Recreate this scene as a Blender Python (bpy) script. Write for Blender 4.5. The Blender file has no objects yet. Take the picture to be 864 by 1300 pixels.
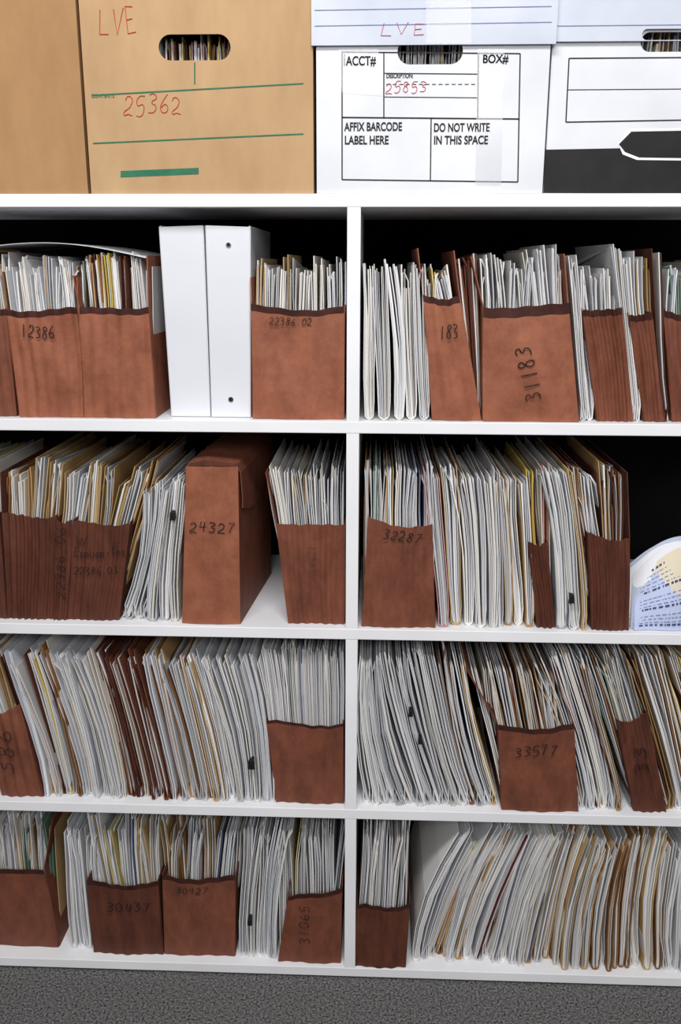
import bpy, math, random
from mathutils import Matrix, Vector
random.seed(23)
R_=random.random
def U(a,b): return a+(b-a)*random.random()
sc=bpy.context.scene
try:
    sc.view_settings.view_transform='Standard'; sc.view_settings.look='None'
except Exception: pass
# ------------------------------------------------------------ camera
F=1150.0; PITCH,YAW,ROLL=.267,.038,-.002
ZT=1.334                      # height of the unit's top surface
C=Vector((.033,-1.348,ZT-.096))
RM=Matrix.Rotation(YAW,3,'Z')@Matrix.Rotation(-PITCH,3,'X')@Matrix.Rotation(ROLL,3,'Y')
cd=bpy.data.cameras.new("camera"); cam=bpy.data.objects.new("camera",cd)
sc.collection.objects.link(cam); sc.camera=cam
cd.sensor_fit='VERTICAL'; cd.sensor_height=36; cd.sensor_width=24; cd.lens=F/1300*36
cam.matrix_world=Matrix.Translation(C)@(RM@Matrix.Rotation(math.pi/2,3,'X')).to_4x4()
def XZ(u,v,y=0.0):
    """photo survey -> real position (x,z) on the vertical plane at depth y"""
    d=RM@Vector(((u-432)/F,1,-(v-650)/F)); t=(y-C.y)/d.y
    return C.x+t*d.x, C.z+t*d.z
ZS=[ZT, ZT-.328+.004, ZT-.656-.003, ZT-.984-.004, ZT-1.312+.001]
TB=.018; DEPTH=.38
# ------------------------------------------------------------ materials
def lin(c):
    return tuple(((x/255)/12.92 if x/255<=.04045 else ((x/255+.055)/1.055)**2.4) for x in c)+(1,)
def newmat(name,rough=.6,spec=.3):
    m=bpy.data.materials.new(name); m.use_nodes=True
    b=m.node_tree.nodes['Principled BSDF']; b.inputs['Roughness'].default_value=rough
    b.inputs['Specular IOR Level'].default_value=spec
    return m,m.node_tree,b
def noisemat(name,c1,c2,scale,rough=.6,spec=.3,stretch=(1,1,1),bump=0,detail=4,lo=.3,hi=.7,dist=.002,nrough=.5):
    m,nt,b=newmat(name,rough,spec); N=nt.nodes; L=nt.links
    tc=N.new('ShaderNodeTexCoord'); mp=N.new('ShaderNodeMapping'); mp.inputs['Scale'].default_value=stretch
    no=N.new('ShaderNodeTexNoise'); no.inputs['Scale'].default_value=scale; no.inputs['Detail'].default_value=detail; no.inputs['Roughness'].default_value=nrough
    cr=N.new('ShaderNodeValToRGB'); e=cr.color_ramp.elements
    e[0].position=lo; e[0].color=lin(c1); e[1].position=hi; e[1].color=lin(c2)
    L.new(tc.outputs['Object'],mp.inputs[0]); L.new(mp.outputs[0],no.inputs['Vector'])
    L.new(no.outputs['Fac'],cr.inputs[0]); L.new(cr.outputs[0],b.inputs['Base Color'])
    if bump:
        bp=N.new('ShaderNodeBump'); bp.inputs['Strength'].default_value=bump; bp.inputs['Distance'].default_value=dist
        L.new(no.outputs['Fac'],bp.inputs['Height']); L.new(bp.outputs[0],b.inputs['Normal'])
    return m
M_shelf=noisemat('white_laminate',(230,231,235),(241,241,244),6,.45)
M_back=noisemat('back_shade_black',(12,11,11),(19,18,18),8,.85,.05)  # near-black colour stands in for the shade behind the files
M_kraft=noisemat('kraft_cardboard',(172,139,103),(190,157,118),14,.75,.15,(1,1,.4),.14,7,.3,.7,.003,.65)
M_kraft2=noisemat('kraft_cardboard_tan',(156,119,82),(174,136,96),14,.75,.15,(1,1,.4),.14,7,.3,.7,.003,.65)
M_wbox=noisemat('white_cardboard',(210,212,219),(224,226,231),9,.6,.2,(1,1,1),.1)
M_lid=noisemat('white_cardboard_lid',(186,192,206),(206,211,223),9,.6,.2,(1,1,1),.1)
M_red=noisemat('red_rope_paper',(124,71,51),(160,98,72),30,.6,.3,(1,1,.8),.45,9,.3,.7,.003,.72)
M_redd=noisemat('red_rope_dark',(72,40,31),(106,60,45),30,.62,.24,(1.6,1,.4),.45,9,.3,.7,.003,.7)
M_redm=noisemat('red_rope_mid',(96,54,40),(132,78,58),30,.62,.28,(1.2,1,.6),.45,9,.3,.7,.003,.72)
M_band=noisemat('cloth_tape',(50,26,22),(72,38,31),60,.7,.2)
M_ink=noisemat('black_ink',(18,16,18),(28,26,28),40,.6)
M_pen=noisemat('red_ink',(180,50,48),(192,64,60),40,.6)
M_green=noisemat('green_print',(30,100,72),(44,114,84),40,.6)
M_blue=noisemat('blue_print',(104,116,160),(120,132,172),40,.6)
M_bluek=noisemat('dark_blue_print',(54,62,100),(70,78,116),40,.6)
M_wp=noisemat('white_print',(226,228,233),(238,240,244),40,.6)
M_binder=noisemat('white_vinyl',(214,217,224),(224,227,233),5,.28,.5)
M_steel,_n,_b=newmat('steel',.25,.5); _b.inputs['Metallic'].default_value=1; _b.inputs['Base Color'].default_value=(.6,.6,.62,1)
M_tape,_n,_b=newmat('clear_tape',.12,.6); _b.inputs['Base Color'].default_value=lin((222,224,228)); _b.inputs['Alpha'].default_value=.3
M_carpet=noisemat('grey_carpet',(40,39,40),(138,136,136),260,.95,.05,(1,1,1),.8,6,.32,.72)
M_wall=noisemat('painted_wall',(150,150,150),(160,160,160),3,.8)
# paper edge material: colour stored per sheet + fine edge streaks that follow each sheet
M_paper,nt,b=newmat('paper_edges',.7,.2); N=nt.nodes; L=nt.links
at=N.new('ShaderNodeAttribute'); at.attribute_name='Col'
uv=N.new('ShaderNodeUVMap'); uv.uv_map='S'
mp=N.new('ShaderNodeMapping'); mp.inputs['Scale'].default_value=(1000,1.6,1)
no=N.new('ShaderNodeTexNoise'); no.inputs['Scale'].default_value=1; no.inputs['Detail'].default_value=3
mr=N.new('ShaderNodeMapRange'); mr.inputs[1].default_value=.34; mr.inputs[2].default_value=.52; mr.inputs[3].default_value=.62; mr.inputs[4].default_value=1.0
mx=N.new('ShaderNodeVectorMath'); mx.operation='SCALE'
L.new(uv.outputs[0],mp.inputs[0]); L.new(mp.outputs[0],no.inputs['Vector']); L.new(no.outputs['Fac'],mr.inputs[0])
L.new(at.outputs['Color'],mx.inputs[0]); L.new(mr.outputs[0],mx.inputs['Scale']); L.new(mx.outputs[0],b.inputs['Base Color'])

# ------------------------------------------------------------ mesh builder
class MB:
    def __init__(s): s.v=[];s.f=[];s.m=[];s.c=[];s.u=[];s.mats=[]
    def mi(s,mat):
        if mat not in s.mats: s.mats.append(mat)
        return s.mats.index(mat)
    def face(s,idx,mat,col=(1,1,1,1),uvs=None):
        s.f.append(idx); s.m.append(s.mi(mat)); s.c.append(col); s.u.append(uvs or [(0,0)]*len(idx))
    def ribbon(s,pts,th,y0,y1,mat,col=(1,1,1,1),tilt=0,drop=0):
        n=len(pts); b=len(s.v); uo=R_()*10
        for i,(x,z) in enumerate(pts):
            a=pts[max(i-1,0)]; c=pts[min(i+1,n-1)]
            dx,dz=c[0]-a[0],c[1]-a[1]; l=math.hypot(dx,dz) or 1
            nx,nz=-dz/l*th/2,dx/l*th/2
            yy=y0+tilt*(i/(n-1)); dr=drop if i==n-1 else 0
            s.v+= [(x+nx,yy,z+nz),(x-nx,yy,z-nz),(x+nx,y1,z+nz-dr),(x-nx,y1,z-nz-dr)]
        for i in range(n-1):
            p=b+4*i; q=p+4; t0=i/(n-1); t1=(i+1)/(n-1)
            s.face((p,p+1,q+1,q),mat,col,[(uo,t0),(uo+th,t0),(uo+th,t1),(uo,t1)])
            s.face((p,q,q+2,p+2),mat,col,[(uo,t0),(uo,t1),(uo,t1),(uo,t0)])
            s.face((p+1,p+3,q+3,q+1),mat,col,[(uo,t0),(uo,t0),(uo,t1),(uo,t1)])
        p=b+4*(n-1); s.face((p,p+1,p+3,p+2),mat,col,[(uo,1),(uo+th,1),(uo+th,1),(uo,1)])
        s.face((b,b+2,b+3,b+1),mat,col)
    def hexa(s,P,mat,col=(1,1,1,1)):
        b=len(s.v); s.v+=[tuple(p) for p in P]
        for q in ((0,1,2,3),(5,4,7,6),(4,0,3,7),(1,5,6,2),(3,2,6,7),(4,5,1,0)):
            s.face(tuple(b+i for i in q),mat,col)
    def box(s,x0,x1,y0,y1,z0,z1,mat):
        s.hexa([(x0,y0,z0),(x1,y0,z0),(x1,y0,z1),(x0,y0,z1),(x0,y1,z0),(x1,y1,z0),(x1,y1,z1),(x0,y1,z1)],mat)
    def poly(s,pts,mat):
        b=len(s.v); s.v+=[tuple(p) for p in pts]; s.face(tuple(range(b,b+len(pts))),mat)
    def make(s,name,parent=None,bevel=0):
        me=bpy.data.meshes.new(name); me.from_pydata(s.v,[],s.f)
        for m in s.mats: me.materials.append(m)
        me.polygons.foreach_set('material_index',s.m)
        ca=me.color_attributes.new('Col','FLOAT_COLOR','CORNER'); ul=me.uv_layers.new(name='S')
        cc=[];uu=[]
        for f,c,u in zip(s.f,s.c,s.u):
            for i in range(len(f)): cc+=c; uu+=u[i]
        ca.data.foreach_set('color',cc); ul.data.foreach_set('uv',uu)
        me.update()
        o=bpy.data.objects.new(name,me); sc.collection.objects.link(o)
        if parent: o.parent=parent; o.matrix_parent_inverse=Matrix.Translation(-parent.location)
        if bevel:
            bv=o.modifiers.new('b','BEVEL'); bv.width=bevel; bv.segments=2; bv.limit_method='ANGLE'
        return o
def empty(name,loc):
    e=bpy.data.objects.new(name,None); e.location=loc; e.empty_display_size=.05
    sc.collection.objects.link(e); return e
# ------------------------------------------------------------ handwriting (stroke glyphs, unit box)
G={
'0':[[(.5,1),(.15,.8),(.1,.35),(.4,0),(.8,.2),(.9,.7),(.5,1)]],
'1':[[(.5,1),(.48,.5),(.5,0)]],
'2':[[(.1,.8),(.4,1),(.8,.85),(.7,.5),(.1,.05),(.5,.08),(.95,0)]],
'3':[[(.1,.95),(.5,1),(.85,.8),(.4,.55),(.85,.35),(.7,.05),(.1,.02)]],
'4':[[(.3,1),(.1,.45),(.9,.5)],[(.75,.95),(.65,0)]],
'5':[[(.9,1),(.3,.97),(.2,.55),(.7,.58),(.85,.25),(.5,0),(.1,.05)]],
'6':[[(.7,1),(.25,.6),(.1,.2),(.5,0),(.85,.2),(.6,.45),(.15,.3)]],
'7':[[(.1,.95),(.9,1),(.5,.5),(.35,0)]],
'8':[[(.75,.9),(.4,1),(.2,.75),(.75,.35),(.6,0),(.15,.15),(.3,.5),(.8,.8),(.7,.92)]],
'.':[[(.4,.02),(.5,.05)]],
'L':[[(.2,1),(.1,.05),(.9,0)]],'V':[[(.05,1),(.42,0),(.95,1)]],'E':[[(.85,.95),(.2,1),(.15,.0),(.9,.02)],[(.18,.5),(.7,.52)]],
'W':[[(0,1),(.25,0),(.5,.7),(.75,0),(1,1)]],'/':[[(.8,1),(.2,0)]],
'C':[[(.9,.85),(.5,1),(.1,.5),(.4,0),(.9,.15)]],'o':[[(.5,.55),(.2,.35),(.4,0),(.8,.2),(.5,.55)]],
'n':[[(.1,.5),(.15,0),(.2,.4),(.6,.5),(.8,0)]],'v':[[(.1,.5),(.45,0),(.9,.55)]],'e':[[(.15,.3),(.8,.35),(.5,.58),(.15,.2),(.5,0),(.9,.1)]],
'i':[[(.5,.5),(.5,0)]],'t':[[(.5,.9),(.5,0)],[(.2,.6),(.8,.6)]],'s':[[(.8,.5),(.3,.5),(.7,.2),(.2,0)]],
' ':[]}
def mark(text,p0,p1,h,y,mat,parent,th=.0008,name='handwritten_number'):
    a=Vector(XZ(*p0,y)); b_=Vector(XZ(*p1,y)); d=(b_-a); ln=d.length; d.normalize(); up=Vector((-d.y,d.x))
    px=ln/math.hypot(p1[0]-p0[0],p1[1]-p0[1]); H=h*px; w=ln/len(text)
    cu=bpy.data.curves.new(name,'CURVE'); cu.dimensions='3D'; cu.bevel_depth=th*.8; cu.bevel_resolution=1
    for i,ch in enumerate(text):
        jy=U(-.09,.09)*H; sk=U(.02,.2); sy=U(.88,1.08)
        for st in G.get(ch,[]):
            sp=cu.splines.new('BEZIER'); sp.bezier_points.add(len(st)-1)
            for j,(gx,gy) in enumerate(st):
                q=a+d*(w*(i+.08+gx*.78)+gy*H*sk)+up*(gy*H*sy+jy)
                bp=sp.bezier_points[j]; bp.co=(q.x,y,q.y); bp.handle_left_type=bp.handle_right_type='VECTOR' if ch in 'LVEW17/4' else 'AUTO'
    o=bpy.data.objects.new(name,cu); cu.materials.append(mat); sc.collection.objects.link(o)
    dg=bpy.context.evaluated_depsgraph_get(); me=bpy.data.meshes.new_from_object(o.evaluated_get(dg))
    bpy.data.objects.remove(o); o=bpy.data.objects.new(name,me); sc.collection.objects.link(o)
    if parent: o.parent=parent; o.matrix_parent_inverse=Matrix.Translation(-parent.location)
    return o
def printed(text,p,h,wpx,y,mat,parent,bold=.02):
    cu=bpy.data.curves.new('printed_text','FONT'); cu.body=text; cu.size=1; cu.offset=bold; cu.extrude=.001
    o=bpy.data.objects.new('printed_text',cu); sc.collection.objects.link(o); cu.materials.append(mat)
    dg=bpy.context.evaluated_depsgraph_get(); me=bpy.data.meshes.new_from_object(o.evaluated_get(dg))
    bpy.data.objects.remove(o)
    x0,z0=XZ(p[0],p[1],y); x1,z1=XZ(p[0]+wpx,p[1],y); _,z2=XZ(p[0],p[1]-h,y)
    mxx=max(v.co.x for v in me.vertices); mxy=.73
    for v in me.vertices:
        v.co=(x0+v.co.x/mxx*(x1-x0), y-.0001-v.co.z*.1, z0+v.co.y/mxy*(z2-z0))
    o=bpy.data.objects.new('printed_text',me); sc.collection.objects.link(o)
    o.parent=parent; o.matrix_parent_inverse=Matrix.Translation(-parent.location)
def overlay(mb,pts,y,mat):
    mb.poly([(XZ(u,v,y)[0],y,XZ(u,v,y)[1]) for u,v in pts],mat)
def oline(mb,p0,p1,w,y,mat):
    dx,dy=p1[0]-p0[0],p1[1]-p0[1]; l=math.hypot(dx,dy); nx,ny=-dy/l*w/2,dx/l*w/2
    overlay(mb,[(p0[0]+nx,p0[1]+ny),(p1[0]+nx,p1[1]+ny),(p1[0]-nx,p1[1]-ny),(p0[0]-nx,p0[1]-ny)],y,mat)

# ------------------------------------------------------------ room
XL,XR=-.80,.86
mb=MB(); mb.box(-2.5,2.5,-2.6,.47,-.05,0,M_carpet); mb.make('floor')
mb=MB(); mb.box(-2.5,2.5,.42,.47,0,2.6,M_wall); mb.make('wall_back')
# ------------------------------------------------------------ shelving unit
unit=empty('shelving_unit',(0,DEPTH/2,0))
for k,z in enumerate(ZS):
    mb=MB(); mb.box(XL,XR,0,DEPTH,z-TB,z,M_shelf); mb.make('shelf_board_%d'%(k+1),unit,.001)
for k in range(4):
    mb=MB()
    mb.box(-.0095,.0095,.0006,DEPTH-.005,ZS[k+1],ZS[k]-TB,M_shelf)
    mb.box(XL,XL+TB,.0006,DEPTH-.005,ZS[k+1],ZS[k]-TB,M_shelf)
    mb.box(XR-TB,XR,.0006,DEPTH-.005,ZS[k+1],ZS[k]-TB,M_shelf); mb.make('upright_%d'%(k+1),unit)
mb=MB(); mb.box(XL,XR,DEPTH,DEPTH+.006,0,ZT,M_back); mb.make('back_shade_panel',unit)  # added sheet, coloured dark as the shadowed compartment backs
mb=MB(); mb.box(XL,XR,.03,.045,0,ZS[4]-TB,M_shelf); mb.make('plinth',unit)

# ------------------------------------------------------------ paper
WHITE=[(240,238,236),(232,232,235),(224,226,232),(243,241,238),(236,230,220),(204,206,212),(240,242,245)]
MAN=[(214,184,136),(202,170,122),(188,152,104)]; TAN=[(166,122,80),(150,106,68)]
BRN=[(100,58,43),(84,48,37),(116,68,50)]; ODD=[(232,206,110),(112,42,44),(116,144,126),(226,196,92),(96,108,146),(222,168,170),(236,214,140)]
def pick(pal):
    r=R_()
    if pal=='w':  p=WHITE if r<.95 else (MAN if r<.985 else ODD)
    elif pal=='m': p=WHITE if r<.74 else (MAN if r<.89 else (TAN if r<.95 else ODD))
    elif pal=='h': p=WHITE if r<.52 else (MAN if r<.84 else TAN)
    elif pal=='n': p=MAN if r<.65 else (TAN if r<.85 else WHITE)
    elif pal=='c': p=WHITE if r<.57 else (MAN if r<.71 else (TAN if r<.8 else (BRN if r<.94 else ODD)))
    elif pal=='b': p=WHITE if r<.25 else (BRN if r<.85 else MAN)
    elif pal=='f': p=WHITE
    c=random.choice(p); k=U(.9,1.03)
    return lin(tuple(min(255,x*k) for x in c))
def files(mb,xb0,xb1,T0,T1,zb,s,pal='w',pitch=.0024,bow=0,grp=(.008,.018),yj=.014,hj=.045,depth=.27,cover=None,rnd=.7,tilt=0,pinch=.3,thr=(.4,.95),mess=.0026,zmax=None,lean=.005,ears=.13):
    (xt0,zt0),(xt1,zt1)=T0,T1
    Wd=max(abs(xb1-xb0),abs(xt1-xt0)*.9,.004); a=0.0
    S=(0,.08,.25,.5,.75,.93,1)
    zmax=zmax or 9
    while a<1-1e-4:
        g=min(U(*grp)/Wd,1-a)
        if 1-a-g<.004/Wd: g=1-a
        hs=U(-hj,hj*.6); yo=U(0,yj); bw=bow+U(-.003,.003)
        cov=pick(cover or pal); r=g*Wd*.5*rnd; wob=U(-.002,.002); base=U(.84,1); tsh=U(-lean,lean); gt=U(-.008,.008)
        dgrp=U(0,.03); pit=pitch*U(.75,1.35); n=max(2,int(g*Wd/pit))
        def prof(c,ext=0,lift=True,e=0,ear=0):
            cs=abs(2*c-1)
            lf=r*(1-math.sqrt(max(0,1-cs*cs))) if lift else 0
            pts=[]
            for t in S:
                pc=(.5+(c-.5)*(1-pinch*(1-t)**2)); qq=a+g*pc
                xb=xb0+(xb1-xb0)*qq; xt=xt0+(xt1-xt0)*qq; zt=zt0+(zt1-zt0)*qq
                H=(zt-zb)*(1+hs)+ext-lf
                H=min(H,zmax-zb-.004)
                pts.append((xb+(xt-xb)*t+bw*math.sin(math.pi*t)+wob*math.sin(2*math.pi*t)+(e+tsh)*t*t*t+(ear if t==1 else ear*.25 if t>.9 else 0), zb+.0012+lf+H*t-(abs(ear)*.5 if t==1 else 0)))
            return pts
        for i in range(n):
            c=(i+U(.2,.8))/n; col=pick('f' if pal=='w' else pal) if R_()<.8 else pick('f')
            rr=R_(); jj=U(-.007,.003) if rr<.75 else (U(-.035,-.005) if rr<.92 else U(.004,.014))
            ear=U(-.009,.009) if R_()<ears else 0
            p=prof(c*.92+.04,jj,True,U(-mess,mess),ear)
            mb.ribbon(p,pit*U(*thr),s+yo+(U(0,.004) if R_()<.8 else U(.004,.025)),s+depth+U(-.01,.01),M_paper,tuple(x*base for x in col[:3])+(1,),max(-.006,gt+U(-.003,.006)),dgrp+U(0,.012))
        e1,e2=U(-.005,.006),U(-.005,.006)
        Lp=prof(0,e1); Rp=prof(1,e2)
        xc0,xc1=Lp[1][0],Rp[1][0]; m=[]
        for j in range(1,6):
            th=math.pi*j/6; m.append(((xc0+xc1)/2-(xc1-xc0)/2*math.cos(th), max(zb+.0008,zb+.0008+r*(1-math.sin(th)))))
        mb.ribbon(Lp[:0:-1]+m+Rp[1:],.0013,s+yo-.002,s+depth,M_paper,cov,0)
        a+=g
def bundle(name,k,xb,xt,yt,s=.02,pal='w',yb=None,**kw):
    zb=ZS[k]; yb=yb or (0,528,790,1022,1215)[k]
    x0=XZ(xb[0],yb,s)[0]; x1=XZ(xb[1],yb,s)[0]
    mb=MB(); files(mb,x0,x1,XZ(xt[0],yt[0],s),XZ(xt[1],yt[1],s),zb,s,pal,zmax=ZS[k-1]-TB,**kw)
    return mb.make(name)
def pocket(k,bl,br,tl,tr,s=.02,folds=5,mat=None,lp=None,rp=None,papers=None,band=True,amp=.0015,bulge=.003,depth=.27,marks=(),name='expanding_file_pocket',pk={},bandpx=9):
    mat=mat or M_red; zb=ZS[k]+.0006
    XB0=XZ(*bl,s)[0]; XB1=XZ(*br,s)[0]; TL=XZ(*tl,s); TR=XZ(*tr,s)
    e=empty(name,((XB0+XB1)/2,s+depth/2,ZS[k]))
    mb=MB(); ns=4; nc=2*folds*ns; hgt=(TL[1]+TR[1])/2-zb; bf=bandpx*.0011/hgt
    rows=[0,.04,.12,.25,.4,.55,.7,.82,1-bf,1] if band else [0,.04,.12,.25,.4,.55,.7,.85,1]
    ph=U(0,6); ph2=U(0,6); fa=[U(.4,1.5) for _ in range(2*folds+2)]; cl,crn=U(-.005,.001),U(-.005,.001)
    def P(u,v,dy=0):
        xb=XB0+(XB1-XB0)*u; xt=TL[0]+(TR[0]-TL[0])*u
        zt=TL[1]+(TR[1]-TL[1])*u+(.0022*math.sin(u*5+ph)-.005*math.sin(math.pi*u)+.0008*math.sin(u*23+ph2))*v
        z=zb+(zt-zb)*v; x=xb+(xt-xb)*v+.002*math.sin(4*v+ph2)*(1 if 0<u<1 else .4)
        w=u*2*folds; i=int(min(w,2*folds-1e-6)); fr=w-i
        A=(amp*fa[i] if i%2 else -amp*fa[i]); B=(amp*fa[i+1] if (i+1)%2 else -amp*fa[i+1])
        fr=fr*fr*(3-2*fr)
        y=s+(A+(B-A)*fr)*min(1,min(u,1-u)*8+.3)-bulge*math.sin(math.pi*u)*math.sin(math.pi*min(1,v*.85+.1))+.0014*math.sin(6*v+u*7+ph)+(cl*(1-u)+crn*u)*v**6
        return (x,y+dy,z)
    b=len(mb.v); nr=len(rows)
    for lay in (0,.0012):
        for v in rows:
            for i in range(nc+1): mb.v.append(P(i/nc,v,lay))
    W=nc+1
    for r in range(nr-1):
        for i in range(nc):
            q=b+r*W+i; mm=M_band if (band and r==nr-2) else mat
            mb.face((q,q+1,q+1+W,q+W),mm); q2=q+nr*W; mb.face((q2,q2+W,q2+1+W,q2+1),mm)
    for i in range(nc):
        q=b+(nr-1)*W+i; mb.face((q,q+1,q+1+nr*W,q+nr*W),M_band if band else mat)
    for xb,T,pp in ((XB0,TL,lp),(XB1,TR,rp)):
        pts=[(xb,zb),((xb+T[0])/2,(zb+T[1])/2),T]
        if pp: pts.append(XZ(*pp,s))
        mb.ribbon(pts,.0015,s+.0012,s+depth,mat)
    mb.box(min(XB0,XB1),max(XB0,XB1),s+.002,s+depth,zb,zb+.0015,mat)
    mb.hexa([(XB0,s+depth-.002,zb),(XB1,s+depth-.002,zb),(TR[0],s+depth-.002,TR[1]),(TL[0],s+depth-.002,TL[1]),
             (XB0,s+depth,zb),(XB1,s+depth,zb),(TR[0],s+depth,TR[1]),(TL[0],s+depth,TL[1])],mat)
    mb.make('pocket_body',e)
    if papers:
        xt0,xt1,y0,y1,pal=papers
        m2=MB(); sp=s+.011
        A=XZ(xt0,y0,sp); B=XZ(xt1,y1,sp)
        kw=dict(grp=(.004,.013),hj=.07,rnd=.3,pinch=.1,depth=depth-.03,yj=.02,pitch=.0026,thr=(.35,.9),lean=.006); kw.update(pk)
        files(m2,XB0+.003,XB1-.003,A,B,zb+.002,sp,pal,zmax=ZS[k-1]-TB,**kw)
        m2.make('papers',e)
    for t in marks:
        mark(t[0],t[1],t[2],t[3],s-amp*1.4-bulge-.0022,M_ink,e,t[4] if len(t)>4 else .0009)
    return e
def clip(u,v,s,w=11,h=13):
    x,z=XZ(u,v,s); W=w*.001; H=h*.0011
    e=empty('binder_clip',(x,s,z)); mb=MB()
    mb.hexa([(x-W/2,s-.004,z-H/2),(x+W/2,s-.004,z-H/2),(x+W/2*.8,s-.004,z+H/2),(x-W/2*.8,s-.004,z+H/2),
             (x-W/2*.7,s+.012,z-H/2),(x+W/2*.7,s+.012,z-H/2),(x+W/2*.6,s+.012,z+H/2),(x-W/2*.6,s+.012,z+H/2)],M_ink)
    mb.make('clip_body',e,.0006)

# ------------------------------------------------------------ boxes on top
def panel_with_hole(name,x0,x1,z0,z1,y,th,hole,mat,parent):
    cu=bpy.data.curves.new(name,'CURVE'); cu.dimensions='2D'; cu.fill_mode='BOTH'; cu.extrude=th/2
    def sp(pts):
        s=cu.splines.new('POLY'); s.points.add(len(pts)-1); s.use_cyclic_u=True
        for p,q in zip(s.points,pts): p.co=(q[0],q[1],0,1)
    sp([(x0,z0),(x1,z0),(x1,z1),(x0,z1)])
    if hole: sp(hole)
    o=bpy.data.objects.new(name,cu); sc.collection.objects.link(o)
    dg=bpy.context.evaluated_depsgraph_get(); me=bpy.data.meshes.new_from_object(o.evaluated_get(dg)); bpy.data.objects.remove(o)
    for v in me.vertices: v.co=(v.co.x,y+th/2+v.co.z,v.co.y)
    me.materials.clear(); me.materials.append(mat)
    o=bpy.data.objects.new(name,me); sc.collection.objects.link(o)
    o.parent=parent; o.matrix_parent_inverse=Matrix.Translation(-parent.location)
def stadium(u0,v0,u1,v1,y):
    (xa,za),(xb,zb)=XZ(u0,v1,y),XZ(u1,v0,y); r=(zb-za)/2; cz=(za+zb)/2; pts=[]
    for i in range(13):
        t=-math.pi/2+math.pi*i/12; pts.append((xb-r+r*math.cos(t),cz+r*math.sin(t)))
    for i in range(13):
        t=math.pi/2+math.pi*i/12; pts.append((xa+r+r*math.cos(t),cz+r*math.sin(t)))
    return pts
def fbox(x0,x1,h,y0,mat,hole=None,lid=None,lidmat=None,lidhole=None):
    z0=ZT+.0005; d=.372
    e=empty('storage_box',((x0+x1)/2,y0+d/2,ZT)); t=.003
    panel_with_hole('front_panel',x0,x1,z0,z0+h,y0,t,hole,mat,e)
    mb=MB(); mb.box(x0,x0+t,y0+t,y0+d,z0,z0+h,mat); mb.box(x1-t,x1,y0+t,y0+d,z0,z0+h,mat)
    mb.box(x0+t,x1-t,y0+d-t,y0+d,z0,z0+h,mat); mb.box(x0+t,x1-t,y0+t,y0+d-t,z0,z0+t,mat); mb.make('box_shell',e)
    if lid is not None:
        zl=lid; o=.006; zt=z0+h+.003
        m=MB(); lm=lidmat or mat
        panel_with_hole('lid_front',x0-o,x1+o,zl,zt,y0-o,t,lidhole,lm,e)
        m.box(x0-o,x0-o+t,y0-o+t,y0+d+o,zl,zt,lm); m.box(x1+o-t,x1+o,y0-o+t,y0+d+o,zl,zt,lm)
        m.box(x0-o,x1+o,y0+d+o-t,y0+d+o,zl,zt,lm); m.box(x0-o,x1+o,y0-o,y0+d+o,zt,zt+t,lm); m.make('lid',e)
    m=MB(); files(m,x0+.012,x1-.012,(x0+.012,ZT+.205),(x1-.012,ZT+.215),z0+t,y0+.02,'c' if mat in(M_kraft,) else 'm',depth=.3,pitch=.004,thr=(.3,.8))
    m.make('stored_papers',e)
    return e
yb=.004
X1=XZ(112,246,yb)[0]; fbox(X1-.31,X1,.29,yb,M_kraft2,None,ZT+.275)
X0,X1=XZ(116,246,yb)[0],XZ(398,246,yb)[0]
e=fbox(X0,X1,.29,yb,M_kraft,stadium(202,43,292,77,yb),ZT+.275)
yo=yb-.0006; mb=MB()
oline(mb,(117,121),(385,106),1.8,yo,M_green); oline(mb,(118,182),(385,170),1.8,yo,M_green)
oline(mb,(247,79),(247,107),1.6,yo,M_green); overlay(mb,[(153,217),(252,213),(252,221),(153,225)],yo,M_green)
mb.make('printed_lines',e); printed('CONTENTS',(116,124),5,29,yo,M_green,e,.01)
mark('LVE',(124,46),(176,38),30,yo,M_pen,e,.0008); mark('25362',(155,147),(232,144),22,yo,M_pen,e,.0007)
X0,X1=XZ(402,242,yb)[0],XZ(688,242,yb)[0]; zl=XZ(500,57,yb-.006)[1]
e=fbox(X0,X1,.262,yb,M_wbox,stadium(504,48,588,82,yb),zl,M_lid)
mb=MB(); K=M_ink
for a_,b_,w in [((434,66),(660,68),1.6),((434,228),(657,231),1.6),((434,66),(434,228),1.6),((660,68),(657,231),1.6),
    ((434,149),(659,151),1.8),((487,67),(487,150),1.5),((607,68),(606,151),1.5),((547,150),(546,230),1.5),((487,93),(607,94),1.2),((488,123),(606,124),1),
    ((437,69),(437,84),1.2)]:
    oline(mb,a_,b_,w,yo,K)
for i in range(14): oline(mb,(490+i*8.3,107),(495+i*8.3,107),1,yo,K)
oline(mb,(399,33),(700,28),1,yb-.0066,M_blue); oline(mb,(399,13),(700,8),1,yb-.0066,M_blue)
mb.make('printed_lines',e)
for t,p,h,w in [('ACCT#',(439,83),12,38),('BOX#',(612,80),11,33),('DESCRIPTION:',(490,99),6,34),('AFFIX BARCODE',(437,166),11,73),('LABEL HERE',(437,183),11,56),
                ('DO NOT WRITE',(550,167),11,71),('IN THIS SPACE',(550,183),11,69)]:
    printed(t,p,h,w,yo,K,e,.025)
mark('LVE',(480,46),(542,43),14,yb-.0066,M_pen,e,.0006); mark('25853',(488,119),(542,117),13,yo,M_pen,e,.0006)
mb=MB(); overlay(mb,[(606,62),(640,62),(636,235),(603,235)],yo-.0002,M_tape); overlay(mb,[(541,-30),(598,-30),(598,56),(541,56)],yb-.0068,M_tape)
overlay(mb,[(430,62),(480,62),(486,122),(434,118)],yo-.0002,M_tape); mb.make('clear_tape_strips',e)
yb2=.012; X0=XZ(690,244,yb2)[0]; zl=XZ(800,52,yb2-.006)[1]
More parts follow.
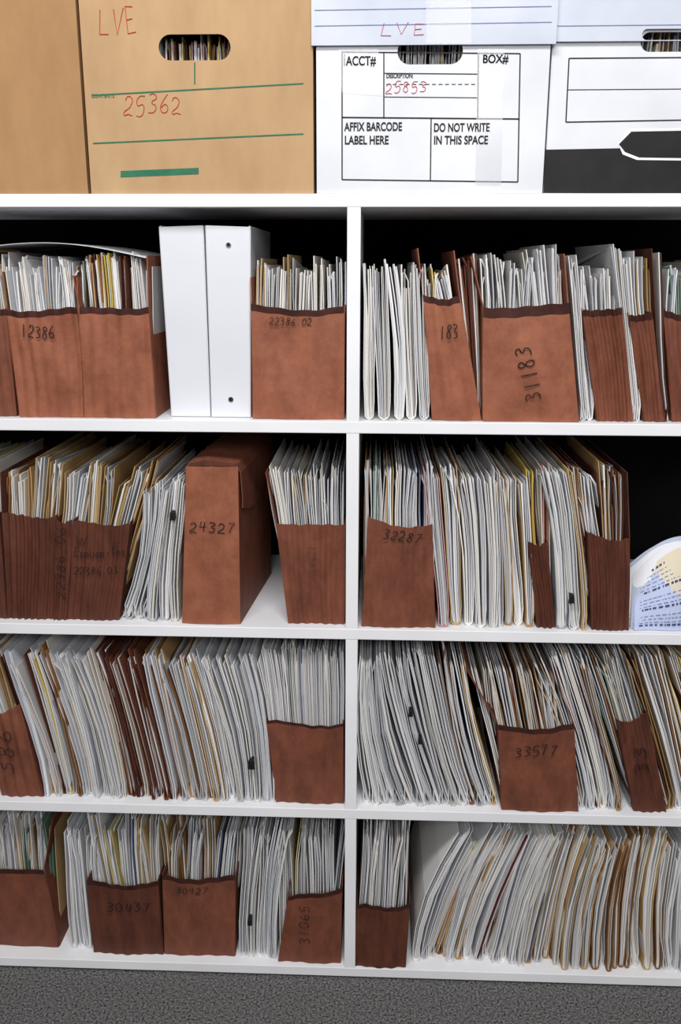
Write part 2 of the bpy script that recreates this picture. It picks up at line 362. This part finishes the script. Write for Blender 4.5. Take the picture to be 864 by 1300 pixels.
e=fbox(X0,X0+.315,.262,yb2,M_wbox,stadium(812,40,900,66,yb2),zl,M_lid,stadium(814,36,900,51,yb2-.006))
yo2=yb2-.0006; mb=MB()
overlay(mb,[(690,190),(1000,184),(1000,247),(690,245)],yo2,K)
oline(mb,(722,74),(1000,72),1.6,yo2,K); oline(mb,(722,74),(718,155),1.6,yo2,K); oline(mb,(718,155),(1000,150),1.6,yo2,K); oline(mb,(720,114),(980,112),1,yo2,K)
oline(mb,(704,33),(1000,30),1,yb2-.0066,M_blue)
def blob(g): 
    return [(785+g*.2,183),(800+g,166+g),(960,163+g),(960,203-g),(810+g,201-g),(792+g,194-g)]
overlay(mb,blob(-2),yo2-.0002,M_wp); overlay(mb,blob(1),yo2-.0004,K)
mb.make('printed_graphics',e)

# ------------------------------------------------------------ ROW 1 left
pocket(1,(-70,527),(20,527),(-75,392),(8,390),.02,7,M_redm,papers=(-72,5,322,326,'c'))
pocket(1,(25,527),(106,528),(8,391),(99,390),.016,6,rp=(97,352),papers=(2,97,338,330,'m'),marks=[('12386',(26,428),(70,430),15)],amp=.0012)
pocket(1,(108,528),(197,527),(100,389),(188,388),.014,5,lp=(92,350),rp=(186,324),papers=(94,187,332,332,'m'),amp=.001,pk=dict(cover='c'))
mb=MB(); 
p0=XZ(-30,318,.03); p1=XZ(186,330,.03); pts=[]
for i in range(13):
    t=i/12; pts.append((p0[0]+(p1[0]-p0[0])*t, p0[1]+(p1[1]-p0[1])*t+.014*math.sin(math.pi*t)+.003))
mb.ribbon(pts,.0009,.024,.29,M_paper,lin((222,224,228))); mb.make('loose_paper_sheet')
def binder(tl,tr,bl,br,s,holes=()):
    zb=ZS[1]+.0008; A=XZ(*tl,s);B=XZ(*tr,s); x0=XZ(*bl,s)[0]; x1=XZ(*br,s)[0]; d=.255
    e=empty('ring_binder',((x0+x1)/2,s+d/2,ZS[1])); mb=MB(); t=.003
    def slab(xa,xb,xta,xtb,ya,yb_): mb.hexa([(xa,ya,zb),(xb,ya,zb),(xtb,ya,B[1]),(xta,ya,A[1]),(xa,yb_,zb),(xb,yb_,zb),(xtb,yb_,B[1]),(xta,yb_,A[1])],M_binder)
    slab(x0+.001,x1-.001,A[0]+.001,B[0]-.001,s,s+t); slab(x0,x0+t,A[0],A[0]+t,s+.001,s+d); slab(x1-t,x1,B[0]-t,B[0],s+.001,s+d)
    mb.make('binder_cover',e,.0009)
    m=MB(); files(m,x0+.006,x1-.006,(A[0]+.006,A[1]-.02),(B[0]-.006,B[1]-.02),zb+.006,s+.03,'w',grp=(.05,.05),depth=.21,pitch=.0015,lean=0,mess=.0005,ears=0); m.make('binder_pages',e)
    for h in holes:
        hx,hz=XZ(*h,s); m=MB(); pts=[(hx+.0035*math.cos(a*math.pi/8),hz+.0035*math.sin(a*math.pi/8)) for a in range(17)]
        m.ribbon(pts,.0012,s-.0012,s,M_steel); m.poly([(p[0],s-.0003,p[1]) for p in pts[:16]],M_ink); m.make('spine_hole',e)
binder((201,288),(258,286),(217,526),(267,526),.03)
binder((260,286),(318,288),(268,526),(318,526),.026,[(290,311),(293,507)])
pocket(1,(321,529),(436,530),(319,388),(437,388),.016,3,papers=(322,436,332,334,'w'),marks=[('22386.02',(341,412),(396,413),9,.0006)],amp=.0006,lp=(318,352),
       pk=dict(cover='m',yj=.03,hj=.09,pitch=.003,thr=(.3,.75)))
# ROW 1 right
bundle('file_bundle',1,(461,548),(461,536),(338,338),.012,'w',cover='w',grp=(.018,.026),hj=.03,bow=.002,rnd=1.0)
pocket(1,(549,527),(611,518),(537,376),(583,374),.016,3,M_red,lp=(530,315),rp=(576,318),papers=(540,570,350,352,'m'),marks=[('183',(557,432),(582,430),18)],amp=.001,bulge=.006)
bundle('file_bundle',1,(600,612),(583,604),(322,326),.03,'b',cover='b')
pocket(1,(613,530),(735,523),(613,388),(721,384),.012,3,lp=(598,326),rp=(716,322),papers=(618,714,334,322,'w'),marks=[('31183',(688,508),(672,438),20,.001)],amp=.0006,bulge=.006,
       pk=dict(hj=.11,yj=.035,pitch=.003,thr=(.3,.85),lean=.01,ears=.2),bandpx=14)
bundle('file_bundle',1,(739,757),(719,738),(332,338),.016,'w',grp=(.01,.012),rnd=1)
pocket(1,(759,530),(804,530),(738,391),(789,390),.02,5,M_redm,papers=(742,786,345,345,'w'),amp=.002)
bundle('file_bundle',1,(806,816),(783,800),(318,326),.014,'w',cover='w',rnd=1)
pocket(1,(818,530),(844,530),(797,397),(826,396),.02,3,M_redm,papers=(800,824,330,340,'m'),amp=.002)
bundle('file_bundle',1,(846,852),(826,838),(322,326),.014,'c',cover='b')
pocket(1,(854,531),(895,531),(842,395),(884,395),.02,3,M_redm,papers=(846,890,345,345,'w'),amp=.002)
bundle('file_bundle',1,(897,980),(888,975),(335,335),.016,'m')
# ROW 2 left
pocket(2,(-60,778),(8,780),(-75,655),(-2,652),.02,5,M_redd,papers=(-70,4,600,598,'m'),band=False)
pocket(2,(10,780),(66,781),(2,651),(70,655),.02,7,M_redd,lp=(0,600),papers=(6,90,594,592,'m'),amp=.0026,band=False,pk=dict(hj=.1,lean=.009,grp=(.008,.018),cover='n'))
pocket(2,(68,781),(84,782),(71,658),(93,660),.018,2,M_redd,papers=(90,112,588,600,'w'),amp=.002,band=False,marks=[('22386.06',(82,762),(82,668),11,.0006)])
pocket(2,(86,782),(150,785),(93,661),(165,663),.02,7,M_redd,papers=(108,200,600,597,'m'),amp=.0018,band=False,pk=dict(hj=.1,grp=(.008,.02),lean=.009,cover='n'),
       marks=[('W/',(96,692),(112,692),12,.0007),('Convenites',(94,708),(160,706),13,.0006),('22386.03',(94,730),(150,728),10,.0006)])
bundle('file_bundle',2,(151,181),(182,206),(625,615),.016,'w',bow=.012,rnd=1,grp=(.014,.018))
bundle('file_bundle',2,(183,228),(205,231),(616,612),.012,'w',bow=-.004,rnd=1,grp=(.018,.024))
clip(219,655,.01,9,12)
def wallet():
    s=.012; x0=XZ(231,789,s)[0]; x1=XZ(305,789,s)[0]; zt=XZ(270,592,s)[1]; z0=ZS[2]+.0008; d=.25; dx=.022
    e=empty('expanding_wallet',((x0+x1)/2,s+d/2,ZS[2])); mb=MB()
    xt0=XZ(236,592,s)[0]; xt1=XZ(302,594,s)[0]
    ny=10;nz=6
    def side(xb,xt,mat,flip):
        b=len(mb.v)
        for j in range(nz+1):
            for i in range(ny+1):
                t=j/nz;u=i/ny
                bul=(.004 if flip else -.004)*math.sin(math.pi*u)*math.sin(math.pi*t)
                mb.v.append((xb+(xt-xb)*t+dx*u+bul, s+d*u, z0+(zt-z0)*t+.006*u*t))
        for j in range(nz):
            for i in range(ny):
                q=b+j*(ny+1)+i; mb.face((q,q+1,q+ny+2,q+ny+1),mat)
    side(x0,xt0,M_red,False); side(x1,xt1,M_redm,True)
    b=len(mb.v); nc=8
    for j in range(nz+1):
        for i in range(nc+1):
            t=j/nz;u=i/nc; mb.v.append((x0+(x1-x0)*u+((xt0-x0)*(1-u)+(xt1-x1)*u)*t, s-.0035*math.sin(math.pi*u)+(.0022 if i==4 else 0)*(.4+.6*t), z0+(zt-z0)*t))
    for j in range(nz):
        for i in range(nc):
            q=b+j*(nc+1)+i; mb.face((q,q+1,q+nc+2,q+nc+1),M_red)
    mb.hexa([(x0,s,z0-.0004),(x1,s,z0-.0004),(x1,s,z0+.0008),(x0,s,z0+.0008),(x0+dx,s+d,z0-.0004),(x1+dx,s+d,z0-.0004),(x1+dx,s+d,z0+.0008),(x0+dx,s+d,z0+.0008)],M_red)
    mb.make('wallet_body',e)
    mb=MB(); prof=[(xt0,zt-.002),(xt0+.004,zt+.006),(xt0+.03,zt+.010),(xt1-.002,zt+.004),(xt1+.004,zt-.01),(xt1+.006,zt-.06),(xt1+.0055,zt-.085)]
    b=len(mb.v); ny=6
    for i in range(ny+1):
        for j,(x,z) in enumerate(prof):
            u=i/ny
            zz=z if j<5 else zt-.01-(zt-.01-z)*(.55+.45*math.sin(math.pi*min(1,.15+u)))
            mb.v.append((x+dx*u, s+.001+d*u, zz+.006*u))
    n=len(prof)
    for i in range(ny):
        for j in range(n-1):
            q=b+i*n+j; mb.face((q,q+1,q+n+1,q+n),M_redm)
    o=mb.make('wallet_flap',e); so=o.modifiers.new('s','SOLIDIFY'); so.thickness=.0012
    m=MB(); m.poly([(xt0+.001,s+.001,zt),(xt1-.001,s+.001,zt),(xt1-.002,s+.001,zt+.004),(xt0+.03,s+.001,zt+.0098),(xt0+.004,s+.001,zt+.006)],M_redd); m.make('wallet_top_fold',e)
    mark('24327',(239,675),(299,677),13,s-.0042,M_ink,e,.0009)
wallet()
pocket(2,(366,790),(437,790),(350,662),(438,665),.02,6,M_redm,lp=(337,600),papers=(340,436,600,600,'w'),amp=.0016,band=False,pk=dict(cover='m',yj=.03,hj=.07),marks=[('14427',(404,728),(400,692),9,.0003)])
# ROW 2 right
pocket(2,(459,790),(552,797),(468,658),(548,667),.010,6,M_redm,papers=(463,549,594,597,'w'),amp=.0012,band=False,pk=dict(cover='m',yj=.02),marks=[('32287',(484,684),(534,690),13)])
bundle('file_bundle',2,(555,640),(538,634),(594,606),.014,'w',grp=(.014,.024),rnd=1,cover='m',bow=.003,hj=.06)
bundle('file_bundle',2,(641,680),(634,668),(608,604),.018,'w',grp=(.012,.018),rnd=1,cover='h')
pocket(2,(682,795),(704,797),(670,688),(694,686),.018,3,M_redd,papers=(668,698,610,598,'c'),amp=.002,band=False)
bundle('file_bundle',2,(706,746),(690,722),(600,602),.010,'w',grp=(.018,.022),rnd=1,bow=.004)
clip(725,760,.008,9,12)
pocket(2,(751,805),(797,805),(746,677),(799,682),.012,6,M_redd,rp=(796,600),papers=(716,795,592,602,'c'),amp=.002,band=False,pk=dict(cover='b'))
def receipts():
    s=.012; e=empty('receipt_stack',(XZ(845,800,s)[0],s+.03,ZS[2]))
    x0=XZ(804,806,s)[0]; x1=x0+.14; zb=ZS[2]+.001
    mb=MB(); nu=16; nv=8; sheets=[]
    def surf(l,u,v,off=0):
        rot,jz,jx=sheets[l]
        zt=.070+jz+(.046+rot)*math.sin(min(1,u/.6)*math.pi*.5)
        return (x0+jx+.008*v*v*(1-u)+(x1-x0)*u, s-.010*math.sin(math.pi*u)+.003*math.sin(u*9+v*3+l*.2)+l*.0019+.05*v*v+.03*u-off, zb+zt*v)
    for l in range(16):
        sheets.append((U(-.006,.005),U(-.004,.003)+.0010*l,U(-.003,.005)-.0003*l) if l else (0,0,0))
        b=len(mb.v)
        for j in range(nv+1):
            for i in range(nu+1): mb.v.append(surf(l,i/nu,j/nv))
        c=lin(random.choice([(196,206,232),(230,232,238),(186,194,216),(240,240,242),(224,214,190)])) if l else lin((190,200,232))
        for j in range(nv):
            for i in range(nu):
                q=b+j*(nu+1)+i; mb.face((q,q+1,q+nu+2,q+nu+1),M_paper,c)
    o=mb.make('receipts',e); so=o.modifiers.new('s','SOLIDIFY'); so.thickness=.0006
    m=MB()
    def pt(u,v): return surf(0,u,v,.0012)
    for r in range(16):
        v=.08+r*.057; u0=U(.05,.1)
        if r in(4,9): continue
        while u0<.9:
            hh=.012 if r%5 else .03
            u1=min(.93,u0+U(.01,.05)); m.poly([pt(u0,v),pt(u1,v),pt(u1,v+hh),pt(u0,v+hh)],M_bluek if r%5==0 else M_blue); u0=u1+U(.008,.03)
    m.make('printed_lines',e)
receipts()
# ROW 3 left (leaning left)
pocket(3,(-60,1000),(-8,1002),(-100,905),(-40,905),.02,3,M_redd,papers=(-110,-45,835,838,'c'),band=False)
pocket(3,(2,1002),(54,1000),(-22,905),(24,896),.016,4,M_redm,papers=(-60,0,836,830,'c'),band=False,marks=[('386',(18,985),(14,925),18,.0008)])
bundle('file_bundle',3,(57,128),(0,78),(832,834),.016,'m',bow=.006,grp=(.006,.014),yb=1008,cover='c',hj=.07,lean=.008)
bundle('file_bundle',3,(130,160),(80,112),(836,830),.012,'w',bow=.008,grp=(.014,.02),yb=1015)
bundle('file_bundle',3,(162,226),(113,180),(836,834),.016,'c',bow=.004,grp=(.006,.01),yb=1020,cover='b',hj=.07,lean=.008)
bundle('file_bundle',3,(228,300),(182,258),(836,836),.014,'m',bow=.004,grp=(.008,.016),yb=1022,rnd=1,cover='m',hj=.06,lean=.007)
bundle('file_bundle',3,(301,349),(260,326),(836,838),.012,'w',bow=.008,grp=(.014,.02),yb=1022,rnd=1,hj=.06)
clip(319,970,.008,11,15)
pocket(3,(351,1027),(436,1027),(338,914),(435,917),.016,5,M_redm,papers=(332,435,826,828,'f'),amp=.001,pk=dict(pitch=.0014,hj=.01,yj=.004,grp=(.02,.04),cover='w',mess=.0006,thr=(.6,.95),ears=0,lean=0),bandpx=5)
# ROW 3 right
bundle('file_bundle',3,(462,530),(457,480),(852,832),.012,'w',bow=-.010,grp=(.012,.016),yb=1025,rnd=1,cover='m',hj=.06)
bundle('file_bundle',3,(532,585),(483,538),(832,830),.014,'w',bow=-.006,grp=(.012,.018),yb=1027,rnd=1,cover='w',hj=.07)
bundle('file_bundle',3,(587,634),(540,588),(832,842),.012,'w',bow=-.006,grp=(.012,.018),yb=1028,rnd=1,cover='h',hj=.06)
clip(521,905,.008,8,10); clip(533,940,.008,8,10)
pocket(3,(637,1029),(734,1023),(632,921),(728,918),.008,4,M_redm,lp=(592,850),rp=(702,858),papers=(604,706,850,858,'m'),amp=.001,marks=[('33577',(652,962),(708,958),14,.0009)],pk=dict(yj=.03,hj=.09,pitch=.003,thr=(.35,.8),cover='h'))
bundle('file_bundle',3,(737,792),(684,746),(842,836),.014,'m',bow=.006,grp=(.01,.014),yb=1025,rnd=1,cover='c',hj=.07,lean=.008)
pocket(3,(805,1025),(846,1020),(783,915),(822,905),.014,4,M_redd,papers=(750,790,836,836,'c'),band=False,marks=[('33',(822,985),(818,945),14,.0008)])
bundle('file_bundle',3,(848,900),(796,850),(832,834),.014,'c',bow=.004,yb=1022,hj=.07,lean=.008)
bundle('file_bundle',3,(902,960),(852,920),(832,834),.014,'m',bow=.004,yb=1022)
# ROW 4 left
pocket(4,(-70,1190),(74,1190),(-80,1098),(56,1102),.03,3,M_redm,rp=(66,1040),papers=(-75,60,1044,1046,'m'),amp=.0008,pk=dict(hj=.09,lean=.008))
bundle('file_bundle',4,(88,116),(78,100),(1056,1054),.024,'w',yb=1195,grp=(.01,.014),rnd=1)
pocket(4,(119,1207),(207,1210),(110,1118),(200,1118),.018,6,M_redd,papers=(100,196,1052,1050,'m'),amp=.0012,marks=[('30437',(134,1157),(192,1157),13,.0009)],pk=dict(hj=.14,yj=.03,grp=(.008,.02),lean=.010,ears=.25))
pocket(4,(209,1208),(298,1210),(206,1110),(298,1113),.020,4,M_redm,papers=(204,304,1054,1056,'m'),amp=.001,marks=[('30427',(222,1134),(264,1136),9,.0007)],pk=dict(hj=.14,yj=.03,grp=(.008,.02),lean=.010,ears=.25))
bundle('file_bundle',4,(302,352),(312,362),(1062,1058),.014,'w',yb=1212,bow=-.004,grp=(.012,.016),rnd=1,cover='w',hj=.1,lean=.01,ears=.2)
clip(317,1170,.01,8,11)
pocket(4,(353,1215),(432,1217),(366,1136),(434,1124),.010,4,M_redm,papers=(356,434,1060,1054,'w'),amp=.001,marks=[('31065',(393,1200),(392,1150),11,.0007)],pk=dict(hj=.1,yj=.03,lean=.01))
# ROW 4 right
pocket(4,(449,1238),(514,1240),(453,1148),(520,1146),.004,4,M_redd,papers=(458,524,1060,1054,'w'),amp=.0014,bandpx=8,pk=dict(hj=.14,yj=.03,lean=.009))
L4=[((520,540),(580,602),'w'),((538,566),(600,628),'m'),((562,598),(624,660),'w'),((598,624),(658,680),'m'),((620,664),(676,710),'w'),((662,704),(706,744),'m'),
    ((702,738),(738,768),'w'),((736,772),(764,794),'w'),((770,804),(790,820),'m'),((802,836),(816,848),'w'),((834,864),(846,880),'m'),((864,902),(880,915),'w'),((902,960),(918,980),'m')]
for i,(xb,xt,pl) in enumerate(L4):
    bundle('file_bundle',4,xb,xt,(1056+U(-2,18),1056+U(0,12)),.008+U(0,.02),pl,yb=1222,bow=U(-.014,-.006),grp=(.010,.022),rnd=U(.7,1),cover='w' if i==0 else 'h',hj=.07,pinch=.4,mess=.004,lean=.006,ears=.2,yj=.018)

# ------------------------------------------------------------ lights
def area(name,loc,tgt,sx,sy,p,col=(1,1,1)):
    l=bpy.data.lights.new(name,'AREA'); l.shape='RECTANGLE'; l.size=sx; l.size_y=sy; l.energy=p; l.color=col
    o=bpy.data.objects.new(name,l); o.location=loc; o.rotation_euler=(Vector(tgt)-Vector(loc)).to_track_quat('-Z','Y').to_euler(); sc.collection.objects.link(o)
area('ceiling_or_fill_lamp',(-.1,-1.3,2.6),(0,0,.3),1.4,.4,38,(1,.985,.97))
area('ceiling_or_fill_lamp',(.2,-2.5,2.0),(0,0,.25),1.6,.6,34,(1,.99,.985))  # added frontal fill to brighten the lower rows, not a ceiling fixture
w=bpy.data.worlds.new('world'); sc.world=w; w.use_nodes=True
w.node_tree.nodes['Background'].inputs[0].default_value=(.97,.98,1,1); w.node_tree.nodes['Background'].inputs[1].default_value=.17
